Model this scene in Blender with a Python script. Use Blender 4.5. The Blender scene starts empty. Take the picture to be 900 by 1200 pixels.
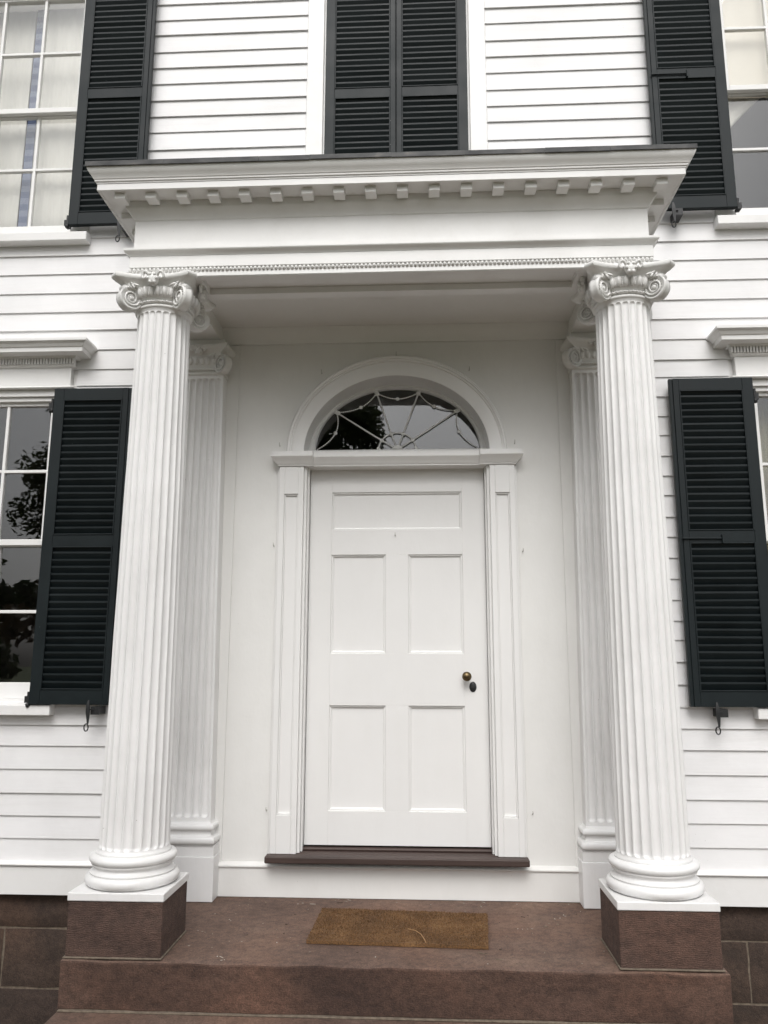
import bpy, bmesh, math, random
from mathutils import Vector, Matrix
random.seed(7)
R = math.radians
scene = bpy.context.scene
col = scene.collection

# ------------------------------------------------------------------ camera
CAM = Vector((0.1647, -4.7224, 1.2706)); PITCH = 0.1866; YAW = 0.0507; ROLL = -0.0022; FPX = 939.25
cam_d = bpy.data.cameras.new('camera'); cam = bpy.data.objects.new('camera', cam_d); col.objects.link(cam)
F = Vector((-math.sin(YAW)*math.cos(PITCH), math.cos(YAW)*math.cos(PITCH), math.sin(PITCH)))
Rt = Vector((math.cos(YAW), math.sin(YAW), 0)); Up = Rt.cross(F)
rx = Rt*math.cos(ROLL) - Up*math.sin(ROLL); ux = Rt*math.sin(ROLL) + Up*math.cos(ROLL)
cam.matrix_world = Matrix(((rx.x, ux.x, -F.x, CAM.x), (rx.y, ux.y, -F.y, CAM.y), (rx.z, ux.z, -F.z, CAM.z), (0, 0, 0, 1)))
cam_d.sensor_fit = 'VERTICAL'; cam_d.sensor_height = 24.0; cam_d.lens = 24.0*FPX/1200.0
cam_d.clip_start = 0.05; cam_d.clip_end = 2000
scene.camera = cam
scene.render.resolution_x = 768; scene.render.resolution_y = 1024

# ------------------------------------------------------------------ sky, sun, exposure
SUN_EL, SUN_AZ = R(48), R(181)          # azimuth of the sun measured from +Y, clockwise seen from above
world = bpy.data.worlds.new('World'); scene.world = world; world.use_nodes = True
wn = world.node_tree.nodes; wl = world.node_tree.links
bg = wn['Background']
sky = wn.new('ShaderNodeTexSky'); sky.sky_type = 'NISHITA'; sky.sun_disc = False
sky.sun_elevation = SUN_EL; sky.sun_rotation = SUN_AZ
sky.air_density = 1.0; sky.dust_density = 5.0; sky.ozone_density = 1.0
hs = wn.new('ShaderNodeHueSaturation'); hs.inputs['Saturation'].default_value = 0.16   # overcast: grey, not blue
wl.new(sky.outputs[0], hs.inputs['Color']); wl.new(hs.outputs[0], bg.inputs[0])
bg.inputs[1].default_value = 0.15
sun_d = bpy.data.lights.new('sun', 'SUN'); sun = bpy.data.objects.new('sun', sun_d); col.objects.link(sun)
sun_d.energy = 0.64; sun_d.angle = R(38); sun_d.color = (1.0, 0.985, 0.965)
sd = Vector((math.sin(SUN_AZ)*math.cos(SUN_EL), math.cos(SUN_AZ)*math.cos(SUN_EL), math.sin(SUN_EL)))
sun.rotation_euler = sd.to_track_quat('Z', 'Y').to_euler(); sun.location = sd*30
scene.view_settings.view_transform = 'Standard'; scene.view_settings.look = 'None'
scene.view_settings.gamma = 1.0; scene.view_settings.exposure = 0.24; scene.view_settings.use_curve_mapping = False
scene.render.engine = 'CYCLES'
scene.cycles.max_bounces = 10; scene.cycles.diffuse_bounces = 5; scene.cycles.glossy_bounces = 4
scene.cycles.transparent_max_bounces = 16

# ------------------------------------------------------------------ materials
def mat_new(name):
    m = bpy.data.materials.new(name); m.use_nodes = True
    nt = m.node_tree
    return m, nt, nt.nodes, nt.links, nt.nodes['Principled BSDF']
def tex(nt, kind, scale, detail=4, rough=0.55, vec=None, stretch=None):
    n = nt.nodes.new('ShaderNodeTexNoise' if kind == 'noise' else 'ShaderNodeTexVoronoi')
    n.inputs['Scale'].default_value = scale
    if kind == 'noise':
        n.inputs['Detail'].default_value = detail; n.inputs['Roughness'].default_value = rough
    if vec is None:
        g = nt.nodes.new('ShaderNodeNewGeometry'); vec = g.outputs['Position']
    if stretch:
        mp = nt.nodes.new('ShaderNodeMapping'); mp.inputs['Scale'].default_value = stretch
        nt.links.new(vec, mp.inputs['Vector']); vec = mp.outputs[0]
    nt.links.new(vec, n.inputs['Vector'])
    return n
def ramp(nt, src, stops):
    r = nt.nodes.new('ShaderNodeValToRGB'); el = r.color_ramp.elements
    while len(el) < len(stops): el.new(0.5)
    for e, (p, c) in zip(el, stops): e.position = p; e.color = (*c, 1)
    nt.links.new(src, r.inputs[0]); return r
def mixc(nt, a, b, fac, mode='MIX'):
    m = nt.nodes.new('ShaderNodeMix'); m.data_type = 'RGBA'; m.blend_type = mode
    for s, v in ((m.inputs[6], a), (m.inputs[7], b), (m.inputs[0], fac)):
        if hasattr(v, 'default_value'): nt.links.new(v, s)
        elif isinstance(v, tuple): s.default_value = (*v, 1)
        else: s.default_value = v
    return m.outputs[2]
def bump(nt, src, strength, dist, prev=None):
    b = nt.nodes.new('ShaderNodeBump'); b.inputs['Strength'].default_value = strength; b.inputs['Distance'].default_value = dist
    nt.links.new(src, b.inputs['Height'])
    if prev is not None: nt.links.new(prev, b.inputs['Normal'])
    return b.outputs[0]

def white_paint(name, base, rough, grain=(1, 1, 1), bstr=0.25, chips=0.0, vary=0.03, streak=.5):
    m, nt, N, L, B = mat_new(name)
    n1 = tex(nt, 'noise', 1.7, 5, 0.6)
    lo = tuple(c*(1-vary*2.2) for c in base); hi = tuple(min(.84, c*(1+vary*.4)) for c in base)
    c = ramp(nt, n1.outputs[0], [(0.32, lo), (0.62, hi)]).outputs[0]
    oi = N.new('ShaderNodeObjectInfo')
    rr = ramp(nt, oi.outputs['Random'], [(0.0, (1-vary, 1-vary, 1-vary*1.15)), (1.0, (1, 1, 1))])
    c = mixc(nt, c, rr.outputs[0], 1.0, 'MULTIPLY')
    st = tex(nt, 'noise', 9, 6, 0.7, stretch=grain)                     # faint weather streaks
    c = mixc(nt, c, ramp(nt, st.outputs[0], [(0.30, (.90, .895, .88)), (0.52, (1, 1, 1))]).outputs[0], streak, 'MULTIPLY')
    if chips:
        v = tex(nt, 'voronoi', 30); sel = tex(nt, 'noise', 5, 3)
        a = ramp(nt, v.outputs['Distance'], [(0.05, (1, 1, 1)), (0.085, (0, 0, 0))]).outputs[0]
        s = ramp(nt, sel.outputs[0], [(0.60, (0, 0, 0)), (0.66, (chips, chips, chips))]).outputs[0]
        c = mixc(nt, c, (.36, .34, .31), mixc(nt, a, s, 1.0, 'MULTIPLY'))
    L.new(c, B.inputs['Base Color'])
    B.inputs['Roughness'].default_value = rough
    f = tex(nt, 'noise', 70, 5, 0.65, stretch=grain); w = tex(nt, 'noise', 6, 3)
    nrm = bump(nt, w.outputs[0], bstr, 0.010); nrm = bump(nt, f.outputs[0], bstr, 0.0022, nrm)
    L.new(nrm, B.inputs['Normal'])
    return m
M = {}
M['clap'] = white_paint('white_clapboard_paint', (.80, .795, .80), .5, (.08, 1, 1.2), .32, .55, .035)
M['trim'] = white_paint('white_trim_paint', (.80, .795, .785), .42, (.5, .5, .5), .22, .3, .02)
M['column'] = white_paint('white_column_paint', (.81, .805, .80), .38, (1, 1, .12), .42, .9, .03)
M['entry'] = white_paint('white_entry_wall_paint', (.79, .785, .765), .5, (1, 1, .35), .28, .35, .02, .22)
M['door'] = white_paint('white_door_paint', (.80, .795, .785), .36, (1, 1, .25), .16, .15, .012, .15)
M['carved'] = white_paint('white_carved_paint', (.78, .775, .76), .5, (1, 1, 1), .5, .5, .04)

m, nt, N, L, B = mat_new('black_green_shutter_paint'); M['shutter'] = m
B.inputs['Specular IOR Level'].default_value = .28
n1 = tex(nt, 'noise', 6, 5)
c = ramp(nt, n1.outputs[0], [(.3, (.0042, .0080, .0094)), (.7, (.0070, .0122, .0140))]).outputs[0]
v = tex(nt, 'voronoi', 22); sel = tex(nt, 'noise', 7, 2)
a = ramp(nt, v.outputs['Distance'], [(.035, (1, 1, 1)), (.06, (0, 0, 0))]).outputs[0]
s = ramp(nt, sel.outputs[0], [(.62, (0, 0, 0)), (.66, (.6, .6, .6))]).outputs[0]
L.new(mixc(nt, c, (.16, .18, .18), mixc(nt, a, s, 1.0, 'MULTIPLY')), B.inputs['Base Color'])
L.new(ramp(nt, n1.outputs[0], [(.2, (.44,)*3), (.8, (.60,)*3)]).outputs[0], B.inputs['Roughness'])
L.new(bump(nt, tex(nt, 'noise', 60, 5, stretch=(1, 1, .15)).outputs[0], .3, .002), B.inputs['Normal'])

def brownstone(name, c0, c1, c2, streak, tool=0.0, rough=.85):
    m, nt, N, L, B = mat_new(name)
    a = tex(nt, 'noise', 2.2, 7, .62, stretch=streak); b = tex(nt, 'noise', 26, 6, .7, stretch=(streak[0]**.3, 1, streak[2]**.3)); g = tex(nt, 'noise', 150, 4, .7)
    oi = N.new('ShaderNodeObjectInfo')
    c = ramp(nt, a.outputs[0], [(.28, c0), (.5, c1), (.72, c2)]).outputs[0]
    c = mixc(nt, c, ramp(nt, b.outputs[0], [(.3, (.55, .54, .53)), (.6, (1.15, 1.12, 1.10))]).outputs[0], .85, 'MULTIPLY')
    c = mixc(nt, c, ramp(nt, g.outputs[0], [(.35, (.60, .60, .60)), (.65, (1.30, 1.28, 1.26))]).outputs[0], .9, 'MULTIPLY')
    c = mixc(nt, c, ramp(nt, oi.outputs['Random'], [(0, (.80, .80, .82)), (1, (1.08, 1.04, 1.0))]).outputs[0], 1.0, 'MULTIPLY')
    big = tex(nt, 'noise', 1.1, 3, .5); pat = tex(nt, 'noise', 5.5, 8, .72)
    c = mixc(nt, c, ramp(nt, big.outputs[0], [(.36, (.80, .80, .82)), (.50, (1, 1, 1)), (.64, (1.20, 1.10, 1.02))]).outputs[0], 1.0, 'MULTIPLY')
    c = mixc(nt, c, ramp(nt, pat.outputs[0], [(.36, (.72, .72, .73)), (.47, (1, 1, 1)), (.60, (1, 1, 1)), (.70, (1.2, 1.18, 1.16))]).outputs[0], .55, 'MULTIPLY')
    v = tex(nt, 'voronoi', 33)
    sp = ramp(nt, v.outputs['Distance'], [(.04, (1, 1, 1)), (.07, (0, 0, 0))]).outputs[0]
    c = mixc(nt, c, (.27, .22, .18), mixc(nt, sp, ramp(nt, tex(nt, 'noise', 9, 3).outputs[0], [(.58, (0, 0, 0)), (.64, (.7, .7, .7))]).outputs[0], 1.0, 'MULTIPLY'))
    L.new(c, B.inputs['Base Color']); B.inputs['Roughness'].default_value = rough
    nrm = bump(nt, a.outputs[0], .5, .02); nrm = bump(nt, b.outputs[0], .55, .008, nrm); nrm = bump(nt, g.outputs[0], .8, .004, nrm)
    if tool:
        wv = N.new('ShaderNodeTexWave'); wv.bands_direction = 'Z'; wv.inputs['Scale'].default_value = 42; wv.inputs['Distortion'].default_value = 9.0; wv.inputs['Detail'].default_value = 2
        gp = N.new('ShaderNodeNewGeometry'); L.new(gp.outputs['Position'], wv.inputs['Vector'])
        nrm = bump(nt, wv.outputs[1], tool, .004, nrm)
    L.new(nrm, B.inputs['Normal'])
    return m
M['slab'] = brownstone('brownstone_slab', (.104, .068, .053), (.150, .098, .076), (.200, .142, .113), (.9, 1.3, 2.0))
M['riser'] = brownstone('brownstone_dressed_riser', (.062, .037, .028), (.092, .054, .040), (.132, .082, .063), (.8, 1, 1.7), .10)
M['block'] = brownstone('brownstone_tooled_block', (.070, .044, .035), (.098, .061, .048), (.130, .086, .069), (.7, .7, 2.4), .32)
M['stone'] = brownstone('brownstone_foundation', (.036, .026, .020), (.062, .042, .032), (.090, .062, .048), (1.2, 1, 2))
m, nt, N, L, B = mat_new('tan_mortar'); M['mortar'] = m
L.new(ramp(nt, tex(nt, 'noise', 40, 6).outputs[0], [(.3, (.10, .08, .06)), (.7, (.20, .16, .12))]).outputs[0], B.inputs['Base Color']); B.inputs['Roughness'].default_value = .95
L.new(bump(nt, tex(nt, 'noise', 80, 4).outputs[0], .6, .004), B.inputs['Normal'])
m, nt, N, L, B = mat_new('brown_painted_wood'); M['threshold'] = m
L.new(ramp(nt, tex(nt, 'noise', 14, 6, stretch=(.15, 1, 1)).outputs[0], [(.3, (.036, .022, .018)), (.7, (.068, .043, .036))]).outputs[0], B.inputs['Base Color']); B.inputs['Roughness'].default_value = .55
L.new(bump(nt, tex(nt, 'noise', 50, 5, stretch=(.1, 1, 1)).outputs[0], .4, .003), B.inputs['Normal'])
m, nt, N, L, B = mat_new('grey_sheet_metal'); M['roofmetal'] = m
L.new(ramp(nt, tex(nt, 'noise', 16, 6, stretch=(.5, 1, 1)).outputs[0], [(.35, (.030, .031, .033)), (.6, (.075, .075, .075)), (.75, (.14, .13, .12))]).outputs[0], B.inputs['Base Color']); B.inputs['Roughness'].default_value = .6; B.inputs['Metallic'].default_value = .3
m, nt, N, L, B = mat_new('black_iron'); M['iron'] = m
B.inputs['Base Color'].default_value = (.012, .013, .014, 1); B.inputs['Roughness'].default_value = .5
L.new(bump(nt, tex(nt, 'noise', 120, 4).outputs[0], .4, .001), B.inputs['Normal'])
m, nt, N, L, B = mat_new('dark_brass'); M['brass'] = m
L.new(ramp(nt, tex(nt, 'noise', 60, 5).outputs[0], [(.3, (.09, .065, .035)), (.7, (.20, .15, .08))]).outputs[0], B.inputs['Base Color']); B.inputs['Metallic'].default_value = .9; B.inputs['Roughness'].default_value = .38
m, nt, N, L, B = mat_new('hook_metal'); M['hook'] = m
B.inputs['Base Color'].default_value = (.42, .40, .37, 1); B.inputs['Roughness'].default_value = .5; B.inputs['Metallic'].default_value = .6
m, nt, N, L, B = mat_new('coir'); M['coir'] = m
a = tex(nt, 'noise', 5, 5); b = tex(nt, 'noise', 160, 3)
c = ramp(nt, a.outputs[0], [(.3, (.112, .058, .023)), (.55, (.176, .094, .038)), (.75, (.230, .130, .057))]).outputs[0]
L.new(mixc(nt, c, ramp(nt, b.outputs[0], [(.35, (.5, .5, .5)), (.65, (1.25, 1.2, 1.15))]).outputs[0], .9, 'MULTIPLY'), B.inputs['Base Color']); B.inputs['Roughness'].default_value = .95
L.new(bump(nt, b.outputs[0], .8, .006), B.inputs['Normal'])
m, nt, N, L, B = mat_new('dry_debris'); M['debris'] = m
oi = tex(nt, 'noise', 9, 2)
L.new(ramp(nt, oi.outputs[0], [(.40, (.05, .035, .022)), (.50, (.22, .18, .13)), (.64, (.45, .42, .37))]).outputs[0], B.inputs['Base Color']); B.inputs['Roughness'].default_value = .9

# window glass: thin pane, clear with a Fresnel mirror, slightly wavy like old glass
def glass(name, wav):
    m = bpy.data.materials.new(name); m.use_nodes = True; nt = m.node_tree; N = nt.nodes; L = nt.links
    N.remove(N['Principled BSDF']); out = N['Material Output']
    tr = N.new('ShaderNodeBsdfTransparent'); tr.inputs[0].default_value = (.975, .975, .965, 1)
    gl = N.new('ShaderNodeBsdfGlossy'); gl.inputs['Roughness'].default_value = 0.0; gl.inputs[0].default_value = (.97, .98, 1, 1)
    lw = N.new('ShaderNodeLayerWeight'); lw.inputs['Blend'].default_value = .5; pw = N.new('ShaderNodeMath'); pw.operation = 'POWER'; pw.inputs[1].default_value = 5   # Schlick, each face of the pane
    L.new(lw.outputs['Facing'], pw.inputs[0])
    fr = N.new('ShaderNodeMath'); fr.operation = 'MULTIPLY_ADD'; fr.inputs[1].default_value = .94; fr.inputs[2].default_value = .06; L.new(pw.outputs[0], fr.inputs[0])
    nm = bump(nt, tex(nt, 'noise', 3.2, 2).outputs[0], wav, .02)
    L.new(nm, gl.inputs['Normal'])
    mx = N.new('ShaderNodeMixShader'); L.new(fr.outputs[0], mx.inputs[0]); L.new(tr.outputs[0], mx.inputs[1]); L.new(gl.outputs[0], mx.inputs[2])
    L.new(mx.outputs[0], out.inputs[0]); return m
M['glass'] = glass('old_window_glass', .022)

def cloth(name, c0, c1, transl=.35):
    m, nt, N, L, B = mat_new(name)
    n = tex(nt, 'noise', 5, 4, stretch=(1, 1, .2))
    c = ramp(nt, n.outputs[0], [(.3, c0), (.7, c1)]).outputs[0]
    L.new(c, B.inputs['Base Color']); B.inputs['Roughness'].default_value = .9
    t = N.new('ShaderNodeBsdfTranslucent'); L.new(c, t.inputs[0])
    mx = N.new('ShaderNodeMixShader'); mx.inputs[0].default_value = transl
    L.new(B.outputs[0], mx.inputs[1]); L.new(t.outputs[0], mx.inputs[2]); L.new(mx.outputs[0], N['Material Output'].inputs[0])
    return m
M['curtain'] = cloth('white_sheer_curtain', (.74, .73, .69), (.80, .79, .75), .2)
M['swag'] = cloth('ivory_swag', (.72, .70, .65), (.80, .78, .73), .1)
M['shade'] = cloth('cream_roller_shade', (.74, .70, .62), (.79, .75, .67), .1)
M['olive'] = cloth('olive_curtain', (.16, .15, .10), (.24, .22, .15), .1)
m, nt, N, L, B = mat_new('blue_striped_border'); M['blueband'] = m
gp = N.new('ShaderNodeNewGeometry'); sp = N.new('ShaderNodeSeparateXYZ'); L.new(gp.outputs['Position'], sp.inputs[0])
mm = N.new('ShaderNodeMath'); mm.operation = 'PINGPONG'; mm.inputs[1].default_value = .046; L.new(sp.outputs['Z'], mm.inputs[0])
mg = N.new('ShaderNodeMath'); mg.operation = 'GREATER_THAN'; mg.inputs[1].default_value = .023; L.new(mm.outputs[0], mg.inputs[0])
L.new(mixc(nt, (.055, .08, .16), (.14, .17, .26), mg.outputs[0]), B.inputs['Base Color']); B.inputs['Roughness'].default_value = .9
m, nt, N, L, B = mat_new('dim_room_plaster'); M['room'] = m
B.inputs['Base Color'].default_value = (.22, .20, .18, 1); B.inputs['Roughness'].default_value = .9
m, nt, N, L, B = mat_new('roof_shingle'); M['shingle'] = m
L.new(ramp(nt, tex(nt, 'noise', 12, 4).outputs[0], [(.3, (.04, .04, .04)), (.7, (.08, .08, .08))]).outputs[0], B.inputs['Base Color']); B.inputs['Roughness'].default_value = .9
m, nt, N, L, B = mat_new('lawn'); M['lawn'] = m
L.new(ramp(nt, tex(nt, 'noise', 7, 6, .7).outputs[0], [(.3, (.045, .065, .022)), (.7, (.095, .115, .045))]).outputs[0], B.inputs['Base Color']); B.inputs['Roughness'].default_value = .95
L.new(bump(nt, tex(nt, 'noise', 40, 4).outputs[0], .8, .05), B.inputs['Normal'])
m, nt, N, L, B = mat_new('bounce_ground_brown'); M['bounce'] = m  # brown of the added ground, picked for its warm bounce
L.new(ramp(nt, tex(nt, 'noise', 3, 6).outputs[0], [(.3, (.105, .083, .062)), (.7, (.165, .132, .100))]).outputs[0], B.inputs['Base Color']); B.inputs['Roughness'].default_value = .9
L.new(bump(nt, tex(nt, 'noise', 30, 5).outputs[0], .5, .01), B.inputs['Normal'])
m, nt, N, L, B = mat_new('bark'); M['bark'] = m
L.new(ramp(nt, tex(nt, 'noise', 9, 5, stretch=(1, 1, .2)).outputs[0], [(.3, (.035, .028, .022)), (.7, (.09, .075, .06))]).outputs[0], B.inputs['Base Color']); B.inputs['Roughness'].default_value = .95
def leafmat(name, c0, c1):
    m, nt, N, L, B = mat_new(name)
    c = ramp(nt, tex(nt, 'noise', 1.3, 4).outputs[0], [(.3, c0), (.7, c1)]).outputs[0]
    L.new(c, B.inputs['Base Color']); B.inputs['Roughness'].default_value = .6
    t = N.new('ShaderNodeBsdfTranslucent'); L.new(c, t.inputs[0]); mx = N.new('ShaderNodeMixShader'); mx.inputs[0].default_value = .25
    L.new(B.outputs[0], mx.inputs[1]); L.new(t.outputs[0], mx.inputs[2]); L.new(mx.outputs[0], N['Material Output'].inputs[0])
    return m
M['leaf'] = leafmat('green_leaves', (.040, .060, .018), (.085, .105, .035))
M['leaf_rust'] = leafmat('rusty_leaves', (.075, .040, .018), (.12, .075, .03))
M['leaf_dark'] = leafmat('dark_leaves', (.022, .038, .014), (.050, .070, .026))

# ------------------------------------------------------------------ mesh helpers
class MB:
    def __init__(s): s.v = []; s.f = []
    def add(s, v, f):
        b = len(s.v); s.v += [tuple(p) for p in v]; s.f += [tuple(i+b for i in q) for q in f]; return s
    def box(s, x0, x1, y0, y1, z0, z1):
        return s.add([(x0, y0, z0), (x1, y0, z0), (x1, y1, z0), (x0, y1, z0), (x0, y0, z1), (x1, y0, z1), (x1, y1, z1), (x0, y1, z1)],
                     [(0, 3, 2, 1), (4, 5, 6, 7), (0, 1, 5, 4), (1, 2, 6, 5), (2, 3, 7, 6), (3, 0, 4, 7)])
    def loft(s, rings, closed=True, cap0=True, cap1=True):
        n = len(rings[0]); v = [p for r in rings for p in r]; f = []
        for i in range(len(rings)-1):
            for j in range(n if closed else n-1):
                k = (j+1) % n; f.append((i*n+j, i*n+k, (i+1)*n+k, (i+1)*n+j))
        if cap0: f.append(tuple(range(n-1, -1, -1)))
        if cap1: f.append(tuple((len(rings)-1)*n+j for j in range(n)))
        return s.add(v, f)
    def lathe(s, prof, cx, cy, n=48):
        return s.loft([[(cx+r*math.cos(2*math.pi*j/n), cy+r*math.sin(2*math.pi*j/n), z) for j in range(n)] for r, z in prof])
    def tube(s, pts, rad, n=8):
        pts = [Vector(p) for p in pts]; rings = []
        rad = rad if hasattr(rad, '__len__') else [rad]*len(pts)
        up = None
        for i, p in enumerate(pts):
            t = (pts[min(i+1, len(pts)-1)] - pts[max(i-1, 0)]).normalized()
            if up is None: up = Vector((0, 0, 1)) if abs(t.z) < .9 else Vector((0, 1, 0))
            a = t.cross(up).normalized(); b = a.cross(t).normalized(); up = b
            rings.append([p + (a*math.cos(2*math.pi*k/n)+b*math.sin(2*math.pi*k/n))*rad[i] for k in range(n)])
        return s.loft(rings)
    def ball(s, c, r, nu=10, nv=6, rot=None):
        r = r if hasattr(r, '__len__') else (r, r, r); c = Vector(c)
        rings = []
        for i in range(1, nv):
            t = math.pi*i/nv
            ring = [Vector((r[0]*math.sin(t)*math.cos(2*math.pi*j/nu), r[1]*math.sin(t)*math.sin(2*math.pi*j/nu), r[2]*math.cos(t))) for j in range(nu)]
            if rot is not None: ring = [rot @ q for q in ring]
            rings.append([c+q for q in ring])
        return s.loft(rings[::-1])
    def sweep3(s, prof, W, D, yb, capz=False):
        # mitred run of a profile [(projection, z)...] round three sides of the portico
        rings = []
        prof = list(prof)
        for k in range(4):
            r = []
            for p, z in prof:
                x = (W+p)*(-1 if k < 2 else 1); y = yb if k in (0, 3) else -(D+p)
                r.append((x, y, z))
            rings.append(r)
        return s.loft(rings, closed=True)
WL = {}
def wloc(o): return WL[o.name] if o is not None else Vector((0, 0, 0))
def put(o, parent, loc=(0, 0, 0)):
    loc = Vector(loc); col.objects.link(o)
    if parent is not None: o.parent = parent
    o.location = loc - wloc(parent); WL[o.name] = loc; return o
def mesh(mb, smooth=False):
    me = bpy.data.meshes.new('mesh'); me.from_pydata([tuple(v) for v in mb.v], [], mb.f); me.update()
    bm = bmesh.new(); bm.from_mesh(me); bmesh.ops.recalc_face_normals(bm, faces=bm.faces); bm.to_mesh(me); bm.free()
    if smooth:
        for p in me.polygons: p.use_smooth = True
    return me
def obj(name, mb, mat, parent=None, smooth=False, bevel=0, loc=(0, 0, 0), auto=None):
    me = mb if isinstance(mb, bpy.types.Mesh) else mesh(mb, smooth)
    me.name = name
    if not me.materials: me.materials.append(M[mat])
    o = bpy.data.objects.new(name, me)
    put(o, parent, loc)
    if auto is not None:
        for p in me.polygons: p.use_smooth = True
        me.set_sharp_from_angle(angle=R(auto))
    if bevel:
        b = o.modifiers.new('edge', 'BEVEL'); b.width = bevel; b.segments = 2; b.limit_method = 'ANGLE'; b.angle_limit = R(40)
    return o
def empty(name, loc, parent=None):
    o = bpy.data.objects.new(name, None); o.empty_display_size = .2; return put(o, parent, loc)
def tag(o, label=None, cat=None, group=None, kind=None):
    for k, v in (('label', label), ('category', cat), ('group', group), ('kind', kind)):
        if v: o[k] = v
    return o
def box(name, mat, parent, *d, bevel=0): return obj(name, MB().box(*d), mat, parent, bevel=bevel)

# ------------------------------------------------------------------ ground
GZ = -0.74
g = MB(); g.add([(-400, -400, GZ), (400, -400, GZ), (400, 400, GZ), (-400, 400, GZ)], [(0, 1, 2, 3)])
tag(obj('ground', g, 'lawn'), 'mown green lawn in front of the house', 'lawn', kind='structure')
pm = MB().add([(-9, -9.5, GZ+.004), (9, -9.5, GZ+.004), (9, .04, GZ+.004), (-9, .04, GZ+.004)], [(0, 1, 2, 3)])  # unseen brown ground, added so its bounce warms the shaded white paint
tag(obj('bounce_ground', pm, 'bounce'), 'unseen brown ground added in front of the house for warm bounce light', 'bounce_ground', kind='structure')

# ------------------------------------------------------------------ house
HZ0, HZ1 = 0.0, 7.3
house = empty('house', (0, 4.0, GZ))
tag(house, 'white clapboard house with dark shutters, panelled front door and fanlight', 'house')
WC = 2.600                                          # window centre, left and right
OPEN = []                                           # wall openings x0,x1,z0,z1
for sx in (-1, 1):
    OPEN.append((sx*WC-.485, sx*WC+.485, 1.06, 2.91)); OPEN.append((sx*WC-.485, sx*WC+.485, 4.04, 5.89))
OPEN.append((-.47, .47, 4.04, 5.89)); OPEN.append((-.60, .60, 0.0, 3.3))
sh = MB()
xs = sorted({-6.5, 6.5} | {o[0] for o in OPEN} | {o[1] for o in OPEN}); zs = sorted({HZ0, HZ1} | {o[2] for o in OPEN} | {o[3] for o in OPEN})
for i in range(len(xs)-1):
    run = None
    for j in range(len(zs)-1):
        cx, cz = (xs[i]+xs[i+1])/2, (zs[j]+zs[j+1])/2
        free = not any(a < cx < b and c < cz < d for a, b, c, d in OPEN)
        if free: sh.box(xs[i], xs[i+1], .004, .17, zs[j], zs[j+1])
obj('wall_sheathing', sh, 'trim', house)
rm = MB(); rm.box(-6.5, -6.33, .175, 8.0, 0, HZ1); rm.box(6.33, 6.5, .175, 8.0, 0, HZ1); rm.box(-6.5, 6.5, 8.0, 8.17, 0, HZ1)
obj('side_wall', rm, 'trim', house)
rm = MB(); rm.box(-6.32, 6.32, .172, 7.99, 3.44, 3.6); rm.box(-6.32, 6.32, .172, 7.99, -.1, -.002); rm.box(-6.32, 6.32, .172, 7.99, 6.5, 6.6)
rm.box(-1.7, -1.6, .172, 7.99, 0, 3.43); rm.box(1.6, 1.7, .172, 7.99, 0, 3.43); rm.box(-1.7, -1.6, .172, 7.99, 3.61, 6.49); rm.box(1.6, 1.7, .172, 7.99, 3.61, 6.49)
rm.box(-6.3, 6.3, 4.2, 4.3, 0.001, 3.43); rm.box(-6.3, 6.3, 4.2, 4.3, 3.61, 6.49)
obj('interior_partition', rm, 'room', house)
rf = MB(); e = .45
rf.add([(-6.5-e, -e, HZ1+.16), (6.5+e, -e, HZ1+.16), (6.5+e, 8.17+e, HZ1+.16), (-6.5-e, 8.17+e, HZ1+.16), (-2.4, 4.08, HZ1+2.2), (2.4, 4.08, HZ1+2.2)],
       [(0, 1, 5, 4), (1, 2, 5), (2, 3, 4, 5), (3, 0, 4), (0, 3, 2, 1)])
roof = obj('roof', rf, 'shingle', house)
box('eave_cornice', 'trim', roof, -6.5-e+.02, 6.5+e-.02, -e+.02, 8.15+e, HZ1-.02, HZ1+.155)

# --- clapboards: one object each; the joint heights are read off the wall
ZL = [.166, .290, .413, .537, .667, .799, .916, 1.031, 1.157, 1.282, 1.405, 1.513, 1.634, 1.754, 1.878, 2.001, 2.120, 2.249, 2.368, 2.489,
      2.618, 2.734, 2.858, 2.982, 3.092, 3.224, 3.356, 3.482, 3.612, 3.747, 3.875, 3.998, 4.122, 4.247, 4.371, 4.496, 4.620, 4.752, 4.869,
      4.988, 5.118, 5.238, 5.362, 5.494, 5.613, 5.737, 5.862, 5.985, 6.11, 6.235, 6.36, 6.485, 6.61, 6.735, 6.86, 6.985, 7.11, 7.24]
BLK = [(-WC-.585, -WC+.585, 1.035, 3.09), (WC-.585, WC+.585, 1.035, 3.09), (-WC-.585, -WC+.585, 4.03, 6.02), (WC-.585, WC+.585, 4.03, 6.02),
       (-.57, .57, 4.03, 6.02), (-1.34, 1.34, 0, 3.70)]
rnd = random.Random(3)
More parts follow.
